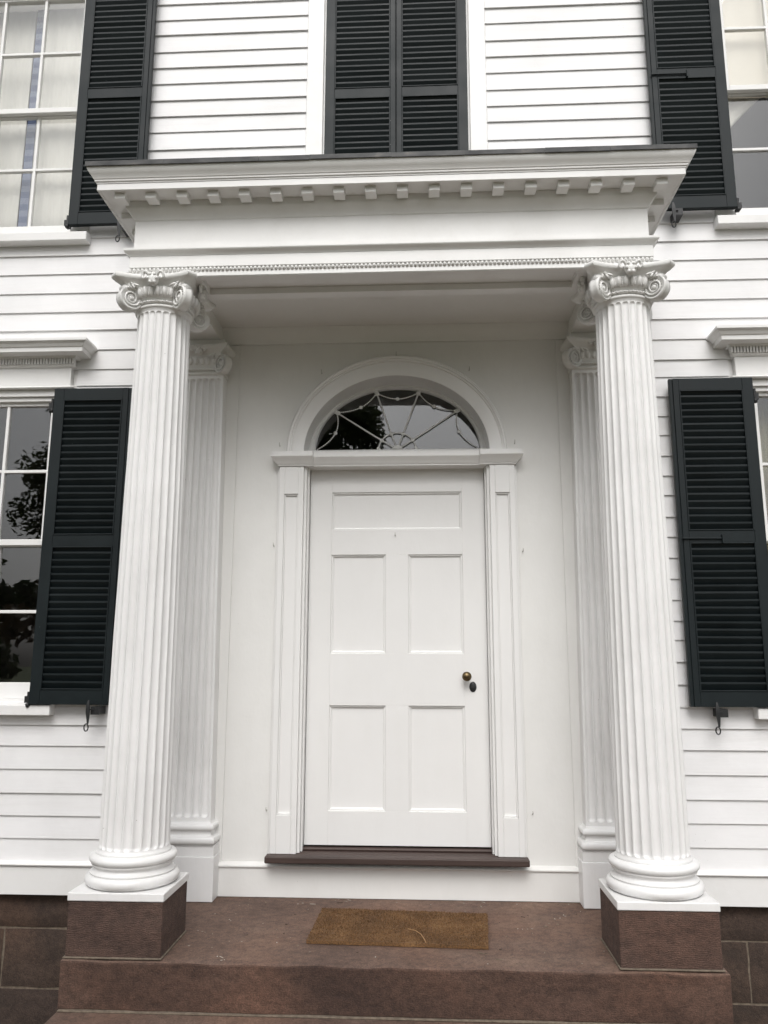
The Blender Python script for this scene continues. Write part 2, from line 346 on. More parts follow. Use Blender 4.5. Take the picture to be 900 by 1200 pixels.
for i in range(len(ZL)-1):
    z0, z1 = ZL[i], ZL[i+1]; mid = (z0+z1)/2
    segs = [(-6.5, 6.5)]
    for a, b, c, d in BLK:
        if c < mid < d:
            ns = []
            for p, q in segs:
                if b <= p or a >= q: ns.append((p, q)); continue
                if p < a: ns.append((p, a))
                if b < q: ns.append((b, q))
            segs = ns
    out = []
    for p, q in segs:                                                   # long runs have a butt joint here and there
        if q-p > 2.5 and z0 < 6.1:
            j = rnd.uniform(p+.9, q-.9)
            if rnd.random() < .6: out += [(p, j-.0014), (j+.0014, q)]; continue
        out.append((p, q))
    for p, q in out:
        y0 = -.0175+rnd.uniform(-.0025, .002); y1 = -.005; dz0 = rnd.uniform(-.0018, .0018); dz1 = rnd.uniform(-.0018, .0018)
        zt = z1+.012
        b = MB().add([(p, y0, z0+dz0), (q, y0, z0+dz1), (q, .003, z0+dz1), (p, .003, z0+dz0), (p, y1, zt), (q, y1, zt), (q, .003, zt), (p, .003, zt)],
                     [(0, 3, 2, 1), (4, 5, 6, 7), (0, 1, 5, 4), (1, 2, 6, 5), (2, 3, 7, 6), (3, 0, 4, 7)])
        obj('clapboard', b, 'clap', house)

# --- water table and foundation stones
for a, b in ((-6.52, -1.335), (1.335, 6.52)):
    w = MB().box(a, b, -.034, .003, -.004, .146)
    w.loft([[(x, -.034, .148), (x, -.046, .150), (x, -.049, .157), (x, -.044, .164), (x, -.020, .171), (x, .003, .171), (x, .003, .148)] for x in (a, b)])
    obj('water_table', w, 'trim', house, bevel=.002)
fd = MB().box(-6.5, 6.5, .045, .4, GZ-.3, -.11)
fnd = obj('foundation', fd, 'mortar', house)
def rough_stone(x0, x1, z0, z1, yf):
    nx = 7; nz = 4; r = random
    v = []; f = []
    for k in range(nz+1):
        for i in range(nx+1):
            u, w = i/nx, k/nz
            edge = i in (0, nx) or k in (0, nz)
            x = x0+(x1-x0)*u+(r.uniform(-.006, .006) if not edge else r.uniform(-.003, .003)); z = z0+(z1-z0)*w+r.uniform(-.003, .003)
            y = yf + (.012 if edge else r.uniform(-.005, .004))
            v.append((x, y, z))
    n = nx+1
    f = [(k*n+i, k*n+i+1, (k+1)*n+i+1, (k+1)*n+i) for k in range(nz) for i in range(nx)]
    b = len(v)
    rim = [i for i in range(n)] + [k*n+nx for k in range(1, nz+1)] + [nz*n+i for i in range(nx-1, -1, -1)] + [k*n for k in range(nz-1, 0, -1)]
    for q in rim: v.append((v[q][0], .06, v[q][2]))
    for j in range(len(rim)): f.append((rim[j], b+j, b+(j+1) % len(rim), rim[(j+1) % len(rim)]))
    return MB().add(v, f)
COURSE = [(-.006, -.198, {-1: [-6.5, -5.2, -4.1, -2.85, -1.40], 1: [1.40, 2.75, 3.9, 5.3, 6.5]}),
          (-.198, -.508, {-1: [-6.5, -5.6, -4.5, -3.5, -2.213, -1.40], 1: [1.40, 1.888, 3.1, 4.3, 5.5, 6.5]}),
          (-.508, GZ-.2, {-1: [-6.5, -5.1, -3.9, -2.6, -1.40], 1: [1.40, 2.5, 3.7, 5.0, 6.5]})]
for zt, zb, xx in COURSE:
    for s in (-1, 1):
        for a, b in zip(xx[s][:-1], xx[s][1:]):
            obj('stone', rough_stone(a+.006, b-.006, zb+.006, zt-.006, .030), 'stone', fnd, auto=60)

# --- windows
def pane_mesh(x0, x1, z0, z1, y):
    return MB().box(x0, x1, y, y+.003, z0, z1)
def window(cx, dz, head):
    c = MB()                                                             # casing: jambs, head
    for s in (-1, 1):
        a, b = sorted((cx+s*.485, cx+s*.595)); c.box(a, b, -.030, .003, 1.045+dz, 2.9545+dz)
        a, b = sorted((cx+s*.460, cx+s*.4849)); c.box(a, b, -.012, .12, 1.045+dz, 2.90+dz)
    c.box(cx-.4848, cx+.4848, -.030, .003, 2.912+dz, 2.9545+dz); c.box(cx-.4597, cx+.4597, -.012, .12, 2.885+dz, 2.911+dz)
    w = obj('window', c, 'trim', house, bevel=.003)
    s = MB()                                                             # sill with a sloping top
    s.loft([[(x, -.085, .972+dz), (x, -.085, 1.030+dz), (x, .0, 1.044+dz), (x, .12, 1.058+dz), (x, .12, .99+dz), (x, -.0205, .972+dz)] for x in (cx-.605, cx+.605)])
    obj('sill', s, 'trim', w, bevel=.004)
    px = [cx-.4225, cx-.1575, cx-.1325, cx+.1325, cx+.1575, cx+.4225]
    def sash(y, zb, zm, zt, zo0, zo1):
        f = MB(); y1 = y+.034
        f.box(cx-.4595, px[0], y, y1, zo0+dz, zo1+dz); f.box(px[5], cx+.4595, y, y1, zo0+dz, zo1+dz)
        f.box(px[0], px[5], y, y1, zo0+dz, zb+dz); f.box(px[0], px[5], y, y1, zt+dz, zo1+dz)
        for a, b in ((1, 2), (3, 4)): f.box(px[a]+.003, px[b]-.003, y+.004, y1, zb+dz, zt+dz)
        f.box(px[0], px[5], y+.005, y1-.001, zm-.0095+dz, zm+.0095+dz)
        o = obj('sash', f, 'trim', w, bevel=.003)
        for a, b in ((0, 1), (2, 3), (4, 5)):
            for c0, c1 in ((zb, zm-.009), (zm+.009, zt)):
                obj('pane', pane_mesh(px[a]-.002, px[b]+.002, c0-.002+dz, c1+.002+dz, y+.018), 'glass', w)
    sash(.012, 2.012, 2.440, 2.862, 1.975, 2.8849)                       # upper sash stands outside the lower one
    sash(.050, 1.154, 1.574, 1.972, 1.06, 2.008)
    if head:
        h = MB(); xa, xb = cx-.557, cx+.557
        h.box(xa, xb, -.042, .003, 2.972, 3.092)
        h.loft([[(x, .003, 2.955), (x, -.060, 2.955), (x, -.064, 2.962), (x, -.050, 2.9715), (x, .003, 2.9715)] for x in (xa-.03, xb+.03)])
        hd = obj('window_frieze', h, 'trim', w, bevel=.002)
        def ring(p, z): return [(xa-p, .003, z), (xa-p, -.042-p, z), (xb+p, -.042-p, z), (xb+p, .003, z)]
        k = MB()
        k.loft([ring(p, z) for p, z in ((.002, 3.0925), (.018, 3.100), (.022, 3.110))], closed=False)
        k.loft([ring(p, z) for p, z in ((.022, 3.110), (.001, 3.1102), (.001, 3.1459), (.036, 3.146))], closed=False)
        k.loft([ring(p, z) for p, z in ((.036, 3.146), (.044, 3.158), (.110, 3.160), (.110, 3.185), (.118, 3.190), (.128, 3.206), (.146, 3.218), (.146, 3.232), (.0, 3.242))], closed=False)
        k.add([(xa-.146, .002, 3.2325), (xa-.146, -.188, 3.2325), (xb+.146, -.188, 3.2325), (xb+.146, .002, 3.2325)], [(0, 1, 2, 3)])
        obj('window_cornice', k, 'trim', w)
        d = MB(); x = xa-.030
        while x < xb+.030: d.box(x, x+.0115, -.074, -.0425, 3.1105, 3.1455); x += .0187
        tag(obj('dentil_course', d, 'trim', w), kind='stuff')
    return w
for s in (-1, 1): window(s*WC, 0, True)
for cx in (-WC, WC, 0): window(cx, 2.975, False)

# --- shutters
SW, SH = .486, 1.903
def shutter_frame():
    f = MB()
    f.box(0, .062, 0, .036, 0, SH); f.box(SW-.054, SW-.020, 0, .036, 0, SH); f.box(SW-.0199, SW, .006, .034, 0, SH)
    for a, b in ((0, .083), (.917, .985), (1.830, SH)): f.box(.0621, SW-.0541, .001, .035, a, b)
    for a, b in ((.083, .917), (.985, 1.830)):                            # bead round each louvred opening
        f.box(.0622, .070, -.003, .005, a, b); f.box(SW-.062, SW-.0542, -.003, .005, a, b)
        f.box(.0702, SW-.0622, -.003, .005, a+.0002, a+.008); f.box(.0702, SW-.0622, -.003, .005, b-.008, b-.0002)
    return mesh(f)
FR = shutter_frame()
def louver_mesh():
    # slat leaning outwards at the top, rounded front edge
    a = R(30); t = .0056; y0 = -.0145; n = []
    d = (-math.sin(a), math.cos(a)); q = (-math.cos(a), -math.sin(a))
    def pt(u, h): return (u*d[0]+h*q[0], u*d[1]+h*q[1])
    ul = (-y0-t/2*math.cos(a))/math.sin(a); uu = (-y0+t/2*math.cos(a))/math.sin(a)
    prof = [pt(-.027, t/2), pt(ul, t/2), pt(uu, -t/2), pt(-.027, -t/2)]      # blunt front edge cut upright
    for x in (0, SW-.119): n.append([(x, y, z) for y, z in prof])
    return mesh(MB().loft(n))
LV = louver_mesh()
LZ = [.083+(.917-.083)*(i+.5)/20 for i in range(20)] + [.985+(1.830-.985)*(i+.5)/20 for i in range(20)]
def shutter(x0, z0, flip=False, y=-.100, joined=False, tilt=0.0):
    o = bpy.data.objects.new('shutter', FR); put(o, house, (x0, y, z0))
    if not FR.materials: FR.materials.append(M['shutter'])
    if flip: o.scale.x = -1
    o.rotation_euler.y = tilt
    b = o.modifiers.new('edge', 'BEVEL'); b.width = .002; b.segments = 2; b.limit_method = 'ANGLE'
    if joined:
        jm = MB()
        for z in LZ: jm.add([(v.co.x+.0635, v.co.y+.018, v.co.z+z) for v in LV.vertices], [tuple(p.vertices) for p in LV.polygons])
        q = bpy.data.objects.new('louver_set', mesh(jm)); q.data.materials.append(M['shutter']); col.objects.link(q); q.parent = o; tag(q, kind='stuff')
        return o
    if not LV.materials: LV.materials.append(M['shutter'])
    for z in LZ:
        q = bpy.data.objects.new('louver', LV); col.objects.link(q); q.parent = o
        q.location = (.0635, .018, z+random.uniform(-.0012, .0012)); q.rotation_euler = (random.uniform(-.05, .05), random.uniform(-.007, .007), 0)
    return o
XS = WC-.485
for z in (1.034, 4.046):
    shutter(-XS-.0, z, tilt=0.002 if z < 2 else -.001); shutter(XS, z+.004, True, tilt=-.001)
    shutter(-WC-.486, z, True, joined=True); shutter(WC+.486, z, joined=True)
shutter(-.470, 4.030, y=-.040); shutter(.470, 4.030, True, y=-.040)
# iron shutter hardware: holdback with a curled tail, hinge pintles, latch bars
def holdback(x, z):
    d = MB()
    pts = [(0, -.125, .03), (0, -.132, .0), (.001, -.130, -.035), (.003, -.128, -.07), (.004, -.128, -.10)]
    wd = [.004, .010, .012, .008, .004]
    d.loft([[(px-w, py-.003, pz), (px+w, py-.003, pz), (px+w, py+.003, pz), (px-w, py+.003, pz)] for (px, py, pz), w in zip(pts, wd)])
    ring = [(.004-.013+.013*math.cos(t), -.128-.004*math.sin(t*.5), -.100-.018-.018*math.sin(t)) for t in [-.5*math.pi+k*2*math.pi/14 for k in range(15)]]
    ring = [(-.004+.012*math.sin(k*2*math.pi/14), -.128, -.120+.020*math.cos(k*2*math.pi/14)) for k in range(15)]
    d.tube(ring, .0038, 6)
    d.box(.012, .060, -.118, -.02, -.050, -.006); d.box(-.004, .03, -.128, -.112, -.026, -.018)
    obj('shutter_holdback', d, 'iron', house, loc=(x, 0, z), auto=35)
for x, z in ((-1.751, 1.030), (1.760, 1.034), (-1.765, 4.04), (1.715, 4.045)): holdback(x, z)
for s in (-1, 1):
    for z in (1.03, 2.80, 4.04, 5.82):
        h = MB(); h.ball((s*(XS+.010), -.085, z), (.013, .015, .016), 10, 6); h.tube([(s*(XS+.010), -.085, z-.002), (s*(XS+.010), -.085, z+.075)], .0075, 8)
        h.box(*sorted((s*(XS+.01), s*(XS+.035))), -.080, -.028, z+.012, z+.05)
        obj('hinge_pintle', h, 'iron', house, auto=40)
for z in (1.977, 4.99):
    d = MB(); d.box(1.640, 1.865, -.112, -.1035, z-.004, z+.006); d.box(1.862, 1.872, -.118, -.1035, z-.03, z+.022)
    obj('shutter_bar', d, 'shutter', house, bevel=.002)

# --- entry wall under the portico, with an arched opening
ZC = 2.524; AI, BI, AO, BO = .560, .482, .664, .607
ew = MB(); ha, hb = .615, .548
ew.box(-1.34, -ha, .0, .003, .0, 3.33); ew.box(ha, 1.34, .0, .003, .0, 3.33)
NA = 36
for k in range(NA):
    t0, t1 = math.pi*k/NA, math.pi*(k+1)/NA
    xa, xb = ha*math.cos(t0), ha*math.cos(t1); za, zb_ = ZC+hb*math.sin(t0), ZC+hb*math.sin(t1)
    ew.add([(xa, 0, za), (xb, 0, zb_), (xb, 0, 3.33), (xa, 0, 3.33)], [(0, 1, 2, 3)])
obj('entry_wall', ew, 'entry', house)
for s in (-1, 1):
    a, b = sorted((s*.982, s*1.06)); obj('corner_board', MB().box(a, b, -.012, -.001, .17, 3.235), 'entry', house, bevel=.003)
bb = MB(); bb.box(-1.0, 1.0, -.022, -.001, .001, .152)
bb.loft([[(x, -.001, .1525), (x, -.026, .1525), (x, -.033, .158), (x, -.033, .165), (x, -.026, .171), (x, -.012, .178), (x, -.001, .182)] for x in (-1.0, 1.0)])
obj('baseboard', bb, 'entry', house, bevel=.002)
th = MB(); th.box(-.720, .720, -.112, -.034, .196, .232); th.box(-.556, .556, -.034, .17, .196, .2325); th.box(-.535, .535, .040, .168, .233, .248)
obj('threshold', th, 'threshold', house, bevel=.006)

# door casing with sunk panels, impost blocks, arch
dc = MB()
for s in (-1, 1):
    def bx(a, b, *r): a, b = sorted((s*a, s*b)); dc.box(a, b, *r)
    bx(.704, .672, -.050, -.001, .233, 2.440); bx(.588, .557, -.050, -.001, .233, 2.440)
    bx(.6719, .5881, -.050, -.001, 2.268, 2.440); bx(.6719, .5881, -.050, -.001, .233, .438)
    bx(.6719, .5881, -.030, -.001, .438, 2.268)
    for a, b, c, d in ((.6718, .664, .4382, 2.2678), (.596, .5882, .4382, 2.2678)): bx(a, b, -.0415, -.030, c, d)
    bx(.6639, .5961, -.0415, -.030, 2.259, 2.2678); bx(.6639, .5961, -.0415, -.030, .4382, .447)
    bx(.7195, .7041, -.018, -.001, .183, 2.440)                       # back band
    bx(.5569, .541, -.026, .17, .233, 2.443); bx(.541, .531, .012, .06, .233, 2.443)
casing = obj('door_casing', dc, 'door', house, bevel=.0025)
im = MB()
IMP = [(.0, 2.4405), (.010, 2.4405), (.010, 2.449), (.016, 2.4495), (.028, 2.466), (.046, 2.486), (.050, 2.491), (.050, 2.500), (.042, 2.5005), (.042, 2.5235)]
for s in (-1, 1):
    rings = []
    for p, z in IMP:
        a, b = s*(.704+p), s*(.500)
        rings.append([(a, -.001, z), (a, -.050-p, z), (b, -.050-p, z), (b, -.001, z)])
    im.loft(rings)
for s in (-1, 1):
    a, b = sorted((s*.4997, s*.557)); im.box(a, b, -.0008, .17, 2.4405, 2.5235)
im.loft([[(x, .17, z) if p is None else (x, -.030-p*.8, z) for p, z in IMP+[(None, 2.5235), (None, 2.4405)]] for x in (-.4995, .4995)])
obj('impost_moulding', im, 'door', casing)
ar = MB(); PR = [(.0, .130), (.0, -.050), (.05, -.052), (.70, -.052), (.72, -.060), (.80, -.062), (.83, -.072), (.93, -.074), (1.0, -.062), (1.0, -.001)]
rings = []
NA = 64
for k in range(NA+1):
    t = math.pi*k/NA
    rings.append([((AI+s_*(AO-AI))*math.cos(t), y, 2.524+(BI+s_*(BO-BI))*math.sin(t)) for s_, y in PR])
ar.loft(rings, closed=False, cap0=False, cap1=False)
obj('arch_moulding', ar, 'door', casing, auto=40)
# fanlight
FZ, FA, FB = 2.583, .516, .404
fl = MB(); rings = []
for k in range(NA+1):
    t = math.pi*k/NA
    pts = [((AI+.004)*math.cos(t), 2.53+(BI+.0)*math.sin(t))]
    rings.append([((AI+.02)*math.cos(t), .122, 2.540+(BI+.02)*math.sin(t)), ((FA+.012)*math.cos(t), .120, FZ+(FB+.008)*math.sin(t)), (FA*math.cos(t), .132, FZ+FB*math.sin(t)), (FA*math.cos(t), .169, FZ+FB*math.sin(t))])
fl.loft(rings, closed=False, cap0=False, cap1=False)
fl.box(-.56, .56, .122, .169, 2.5237, 2.584)
fan = obj('fanlight', fl, 'door', house, auto=40)
gp_ = MB(); n = 40
gp_.loft([[((FA+.004)*math.cos(math.pi*k/n), y, FZ-.001+(FB+.004)*math.sin(math.pi*k/n)) for k in range(n+1)] for y in (.158, .161)])
obj('pane', gp_, 'glass', fan)
bk = MB().add([(-.7, .60, 2.45), (.7, .60, 2.45), (.7, .60, 3.2), (-.7, .60, 3.2)], [(0, 1, 2, 3)])
SP = [math.radians(a) for a in (152, 108, 72, 28)]
def ept(t, k=1.0, y=.146): return Vector((FA*k*math.cos(t), y, FZ+FB*k*math.sin(t)))
ends = []
for a in (-.395, -.135, .140, .392):
    t = math.acos(a/FA); ends.append(t)
    obj('spoke', MB().tube([(0, .146, FZ+.004), ept(t, .5), ept(t, .985)], .0054, 6), 'trim', fan, smooth=True)
    r = MB(); r.ball(ept(t, .95, .140), (.016, .008, .016), 8, 5); r.ball(ept(t, .99, .140), (.012, .008, .018), 8, 5); obj('rosette', r, 'trim', fan, smooth=True)
bounds = [math.pi-.03] + ends + [.03]
for a, b in zip(bounds[:-1], bounds[1:]):
    p, q = ept(a, .975), ept(b, .975); mid = (p+q)/2; inward = (Vector((0, .146, FZ)) - mid); inward = inward.normalized()
    edge = a > 3 or b < .1
    sag = .042 if not edge else .055
    sw = MB(); pts = []
    for k in range(13):
        u = k/12; pts.append(p.lerp(q, u) + inward*sag*4*u*(1-u)*(1 if not edge else 1))
    for k in range(12):
        for h in (0, .5): sw.ball(pts[k].lerp(pts[k+1], h), .0052, 6, 4)
    sw.tube(pts, .0028, 5); sw.ball(pts[6], (.013, .009, .013), 8, 5)
    obj('swag', sw, 'trim', fan, smooth=True)
rr = .118
hubm = MB().tube([(rr*math.cos(t), .146, FZ+.003+rr*.95*math.sin(t)) for t in [math.pi*k/20 for k in range(21)]], .005, 6)
for t in ends: 
    dx, dzv = FA*math.cos(t), FB*math.sin(t); kk = 1/math.sqrt((dx/rr)**2+(dzv/(rr*.95))**2); hubm.ball((dx*kk, .142, FZ+dzv*kk), (.014, .008, .014), 8, 5)
for s in (-1, 1): hubm.ball((s*rr, .142, FZ+.012), (.012, .008, .014), 8, 5)
hubm.lathe([(.002, FZ+.002), (.036, FZ+.002), (.034, FZ+.018), (.02, FZ+.03), (.002, FZ+.033)], 0, .150, 16)
obj('hub', hubm, 'trim', fan, smooth=True)

# door
DZ0, DZ1, DY = .2575, 2.4425, .070
P = [(-.398, .390, 2.066, 2.300), (-.398, -.070, 1.327, 1.915), (.068, .394, 1.327, 1.915), (-.393, -.065, .442, 1.028), (.069, .397, .442, 1.028)]
dm = MB()
dm.box(-.530, -.396, DY, DY+.045, DZ0, DZ1); dm.box(.393, .530, DY, DY+.045, DZ0, DZ1)
for a, b in ((DZ0, .442), (1.028, 1.327), (1.915, 2.066), (2.300, DZ1)): dm.box(-.3959, .3929, DY, DY+.045, a, b)
for a, b in ((.442, 1.028), (1.327, 1.915)): dm.box(-.0675, .0685, DY, DY+.045, a, b)
door = obj('door', dm, 'door', house, bevel=.0012)
for x0, x1, z0, z1 in P:
    x0 = -.3958 if x0 < -.3 else .0687; x1 = .3928 if x1 > .3 else -.0677
    pr = [(0.0, .0003), (.0012, .0085), (.0085, .0075), (.0100, .0150), (.0150, .0165), (.0165, .0190), (.05, .0190)]
    p = MB(); p.loft([[(x0+d, DY+y, z0+d), (x1-d, DY+y, z0+d), (x1-d, DY+y, z1-d), (x0+d, DY+y, z1-d)] for d, y in pr], cap0=False)
    obj('panel', p, 'door', door)
kn = MB(); n = 20
def ylathe(mb, prof, cx, cz, n=20, sz=1.0):
    mb.loft([[(cx+r*math.cos(2*math.pi*j/n), y, cz+sz*r*math.sin(2*math.pi*j/n)) for j in range(n)] for r, y in prof])
ylathe(kn, [(.022, DY), (.022, DY-.004), (.010, DY-.007), (.009, DY-.030), (.018, DY-.034), (.026, DY-.042), (.0275, DY-.052), (.024, DY-.062), (.014, DY-.068), (.002, DY-.070)], .405, 1.197)
obj('knob', kn, 'brass', door, auto=50)
es = MB(); ylathe(es, [(.021, DY-.0002), (.021, DY-.003), (.018, DY-.006), (.002, DY-.007)], .442, 1.137, 24, 1.42)
obj('keyhole_cover', es, 'iron', door, auto=40)
def hook(x, y, z):
    h = MB(); h.tube([(0, 0, 0), (0, -.014, 0), (0, -.022, .004), (0, -.024, .012), (0, -.019, .018)], .0017, 5); h.ball((0, -.002, 0), (.004, .002, .004), 6, 4)
    obj('hook', h, 'hook', house, smooth=True, loc=(x, y, z))
for x, y, z in ((-.01, DY, 2.03), (-.735, 0, 1.96), (.745, 0, 1.92), (-.735, -.0, .455), (.755, 0, .45), (-.465, 0, 3.045), (.450, 0, 3.05), (0, 0, 3.155), (-.715, 0, 2.58), (.715, 0, 2.58)): hook(x, y, z)

# ------------------------------------------------------------------ portico
AX, AY = 1.207, -.785                   # column axis
ST = 3.236                              # soffit of the beams
portico = empty('portico', (0, -.6, 0))
tag(portico, 'white portico with two fluted columns and dentil cornice over the front door', 'portico')
def shaft_mesh(cx, cy, r0, r1, z0, z1, nf=24):
    rings = []; per = 10; n = nf*per; jr = random.Random(int(cx*100)); jit = [jr.uniform(-.10, .06) for _ in range(nf)]; ph0 = jr.uniform(0, 6)
    zz = [0, .006, .012]; L_ = z1-z0
    w0 = math.pi*r0/nf*.80
    ends = [.016+w0*k/7 for k in range(0, 9)]
    zz = [0, .008, .015] + ends
    midz = [ends[-1] + (L_-2*ends[-1])*k/14 for k in range(1, 14)]
    allz = zz + midz + [L_-q for q in reversed(zz)]
    for z in allz:
        u = z/L_
        r = r0+(r1-r0)*(u**1.35)
        if z < .015: r *= 1+.05*(1-z/.015)**2
        if L_-z < .015: r *= 1+.05*(1-(L_-z)/.015)**2
        w = math.pi*r/nf*.80
        de = min(z, L_-z)-.016
        if de <= 0: wz = 0
        elif de < w: wz = w*math.sqrt(max(0, 1-(1-de/w)**2))
        else: wz = w
        ring = []
        for j in range(n):
            th_ = 2*math.pi*(j+.5)/n; ph = (j % per + .5)/per-.5       # -0.5..0.5 within a flute bay
            s_ = abs(ph)*2*math.pi*r/nf/1.0
            dep = 0
            if wz > 0 and s_ < wz: dep = .62*math.sqrt(wz*wz-s_*s_)
            rr_ = r-dep*(1+jit[(j//per) % nf])+.0009*math.sin(z*7+3*th_+ph0)*math.sin(z*17+ph0)
            ring.append((cx+rr_*math.cos(th_), cy+rr_*math.sin(th_), z0+z))
        rings.append(ring)
    return MB().loft(rings)
def volute_mesh():
    # scroll in the local XZ plane, centre at origin, axis along Y
    m = MB(); rad = .0585
    turns = 2.6; N_ = 70
    # back disc with concave faces
    prof = [(.002, .012), (.018, .014), (.040, .017), (.053, .024), (.060, .029)]
    n = 32
    full = [(r, -y) for r, y in prof] + [(rad+.004, -.012), (rad-.001, 0), (rad+.004, .012)] + [(r, y) for r, y in reversed(prof)]
    m.loft([[(r*math.cos(2*math.pi*j/n), y, r*math.sin(2*math.pi*j/n)) for j in range(n)] for r, y in full])
    for s in (-1, 1):
        pts = []; rads = []
        for k in range(N_+1):
            u = k/N_; r = .0555*math.exp(-1.55*u)
            a = R(60)+u*turns*2*math.pi
            pts.append((r*math.cos(a), s*(.027-.009*u), r*math.sin(a))); rads.append(.0068*math.exp(-.85*u))
        m.tube(pts, rads, 6)
        m.ball((0, s*.018, 0), (.013, .010, .013), 10, 6)
        for k in range(9):                                             # small carved husks along the channel
            a = R(-60)+k*R(24); r = .036-.0004*k
            m.ball((r*math.cos(a), s*.0205, r*math.sin(a)), (.0045, .004, .0075), 6, 4, Matrix.Rotation(-a+math.pi/2, 3, 'Y'))
    return m
VO = mesh(volute_mesh(), True)
def abacus_outline(h, sag, ch, n=9, half=False):
    pts = []
    for k in range(1 if half else 4):
        a = R(90)*k - R(90)
        d = Vector((math.cos(a), math.sin(a))); t = Vector((-d.y, d.x))
        for i in range(n):
            u = -1+2*i/(n-1); x = u*(h-ch); y = h - sag*(1-u*u)
            pts.append(d*y+t*x)
    return pts
def abacus(cx, cy, zt, h=.224, half_y=None, sy=1.0):
    m = MB(); rings = []
    for s_, z in ((.76, -.066), (.79, -.054), (.86, -.040), (.925, -.0335), (.93, -.031), (.965, -.028), (.992, -.020), (1.0, -.011), (.99, -.003), (.975, 0)):
        ring = [(cx+p.x, cy+p.y*sy, zt+z) for p in abacus_outline(h*s_, .046, .036, half=half_y is not None)]
        if half_y is not None: ring += [(ring[-1][0]+.012, half_y, zt+z), (ring[0][0]-.012, half_y, zt+z)]
        rings.append(ring)
    return m.loft(rings)
def rosette(mb, c, d, w=1.0, g=1.2):
    # oval boss with side curls, facing direction d (unit, horizontal)
    a = math.atan2(d.y, d.x)+R(90); rot = Matrix.Rotation(a, 3, 'Z'); c = Vector(c)
    def p(x, y, z): return c + rot @ Vector((x*g, y*g, z*g))
    mb.ball(p(0, -.010, -.004), (.017*w*g, .016*g, .024*g), 10, 7, rot)
    for k in range(6):
        t = R(60)*k; mb.ball(p(.012*w*math.cos(t), -.021, -.004+.017*math.sin(t)), (.0065*g, .006*g, .0075*g), 6, 4, rot)
    for s in (-1, 1):
        mb.tube([p(s*w*(.012+.016*u), -.012-.006*math.sin(u*3), .010+.012*math.sin(u*2.6)) for u in [k/6 for k in range(7)]]+[p(s*w*.031, -.014, .002), p(s*w*.026, -.014, -.003), p(s*w*.021, -.014, .004)], .0056*g, 6)
def leaf_spray(mb, c, d, s, w=1.0):
    # husk leaves springing along the top of a volute
    a = math.atan2(d.y, d.x)+R(90); rot = Matrix.Rotation(a, 3, 'Z'); c = Vector(c)
    for k, (x, z, l) in enumerate(((.0, .0, .022), (.022, .008, .020), (.043, .010, .016), (.012, -.008, .016), (.034, -.004, .014))):
        ro = rot @ Matrix.Rotation(-s*R(20+12*k), 3, 'Y')
        mb.ball(c + rot @ Vector((s*x*w, -.006, z)), (l, .007, .0065), 8, 5, ro)
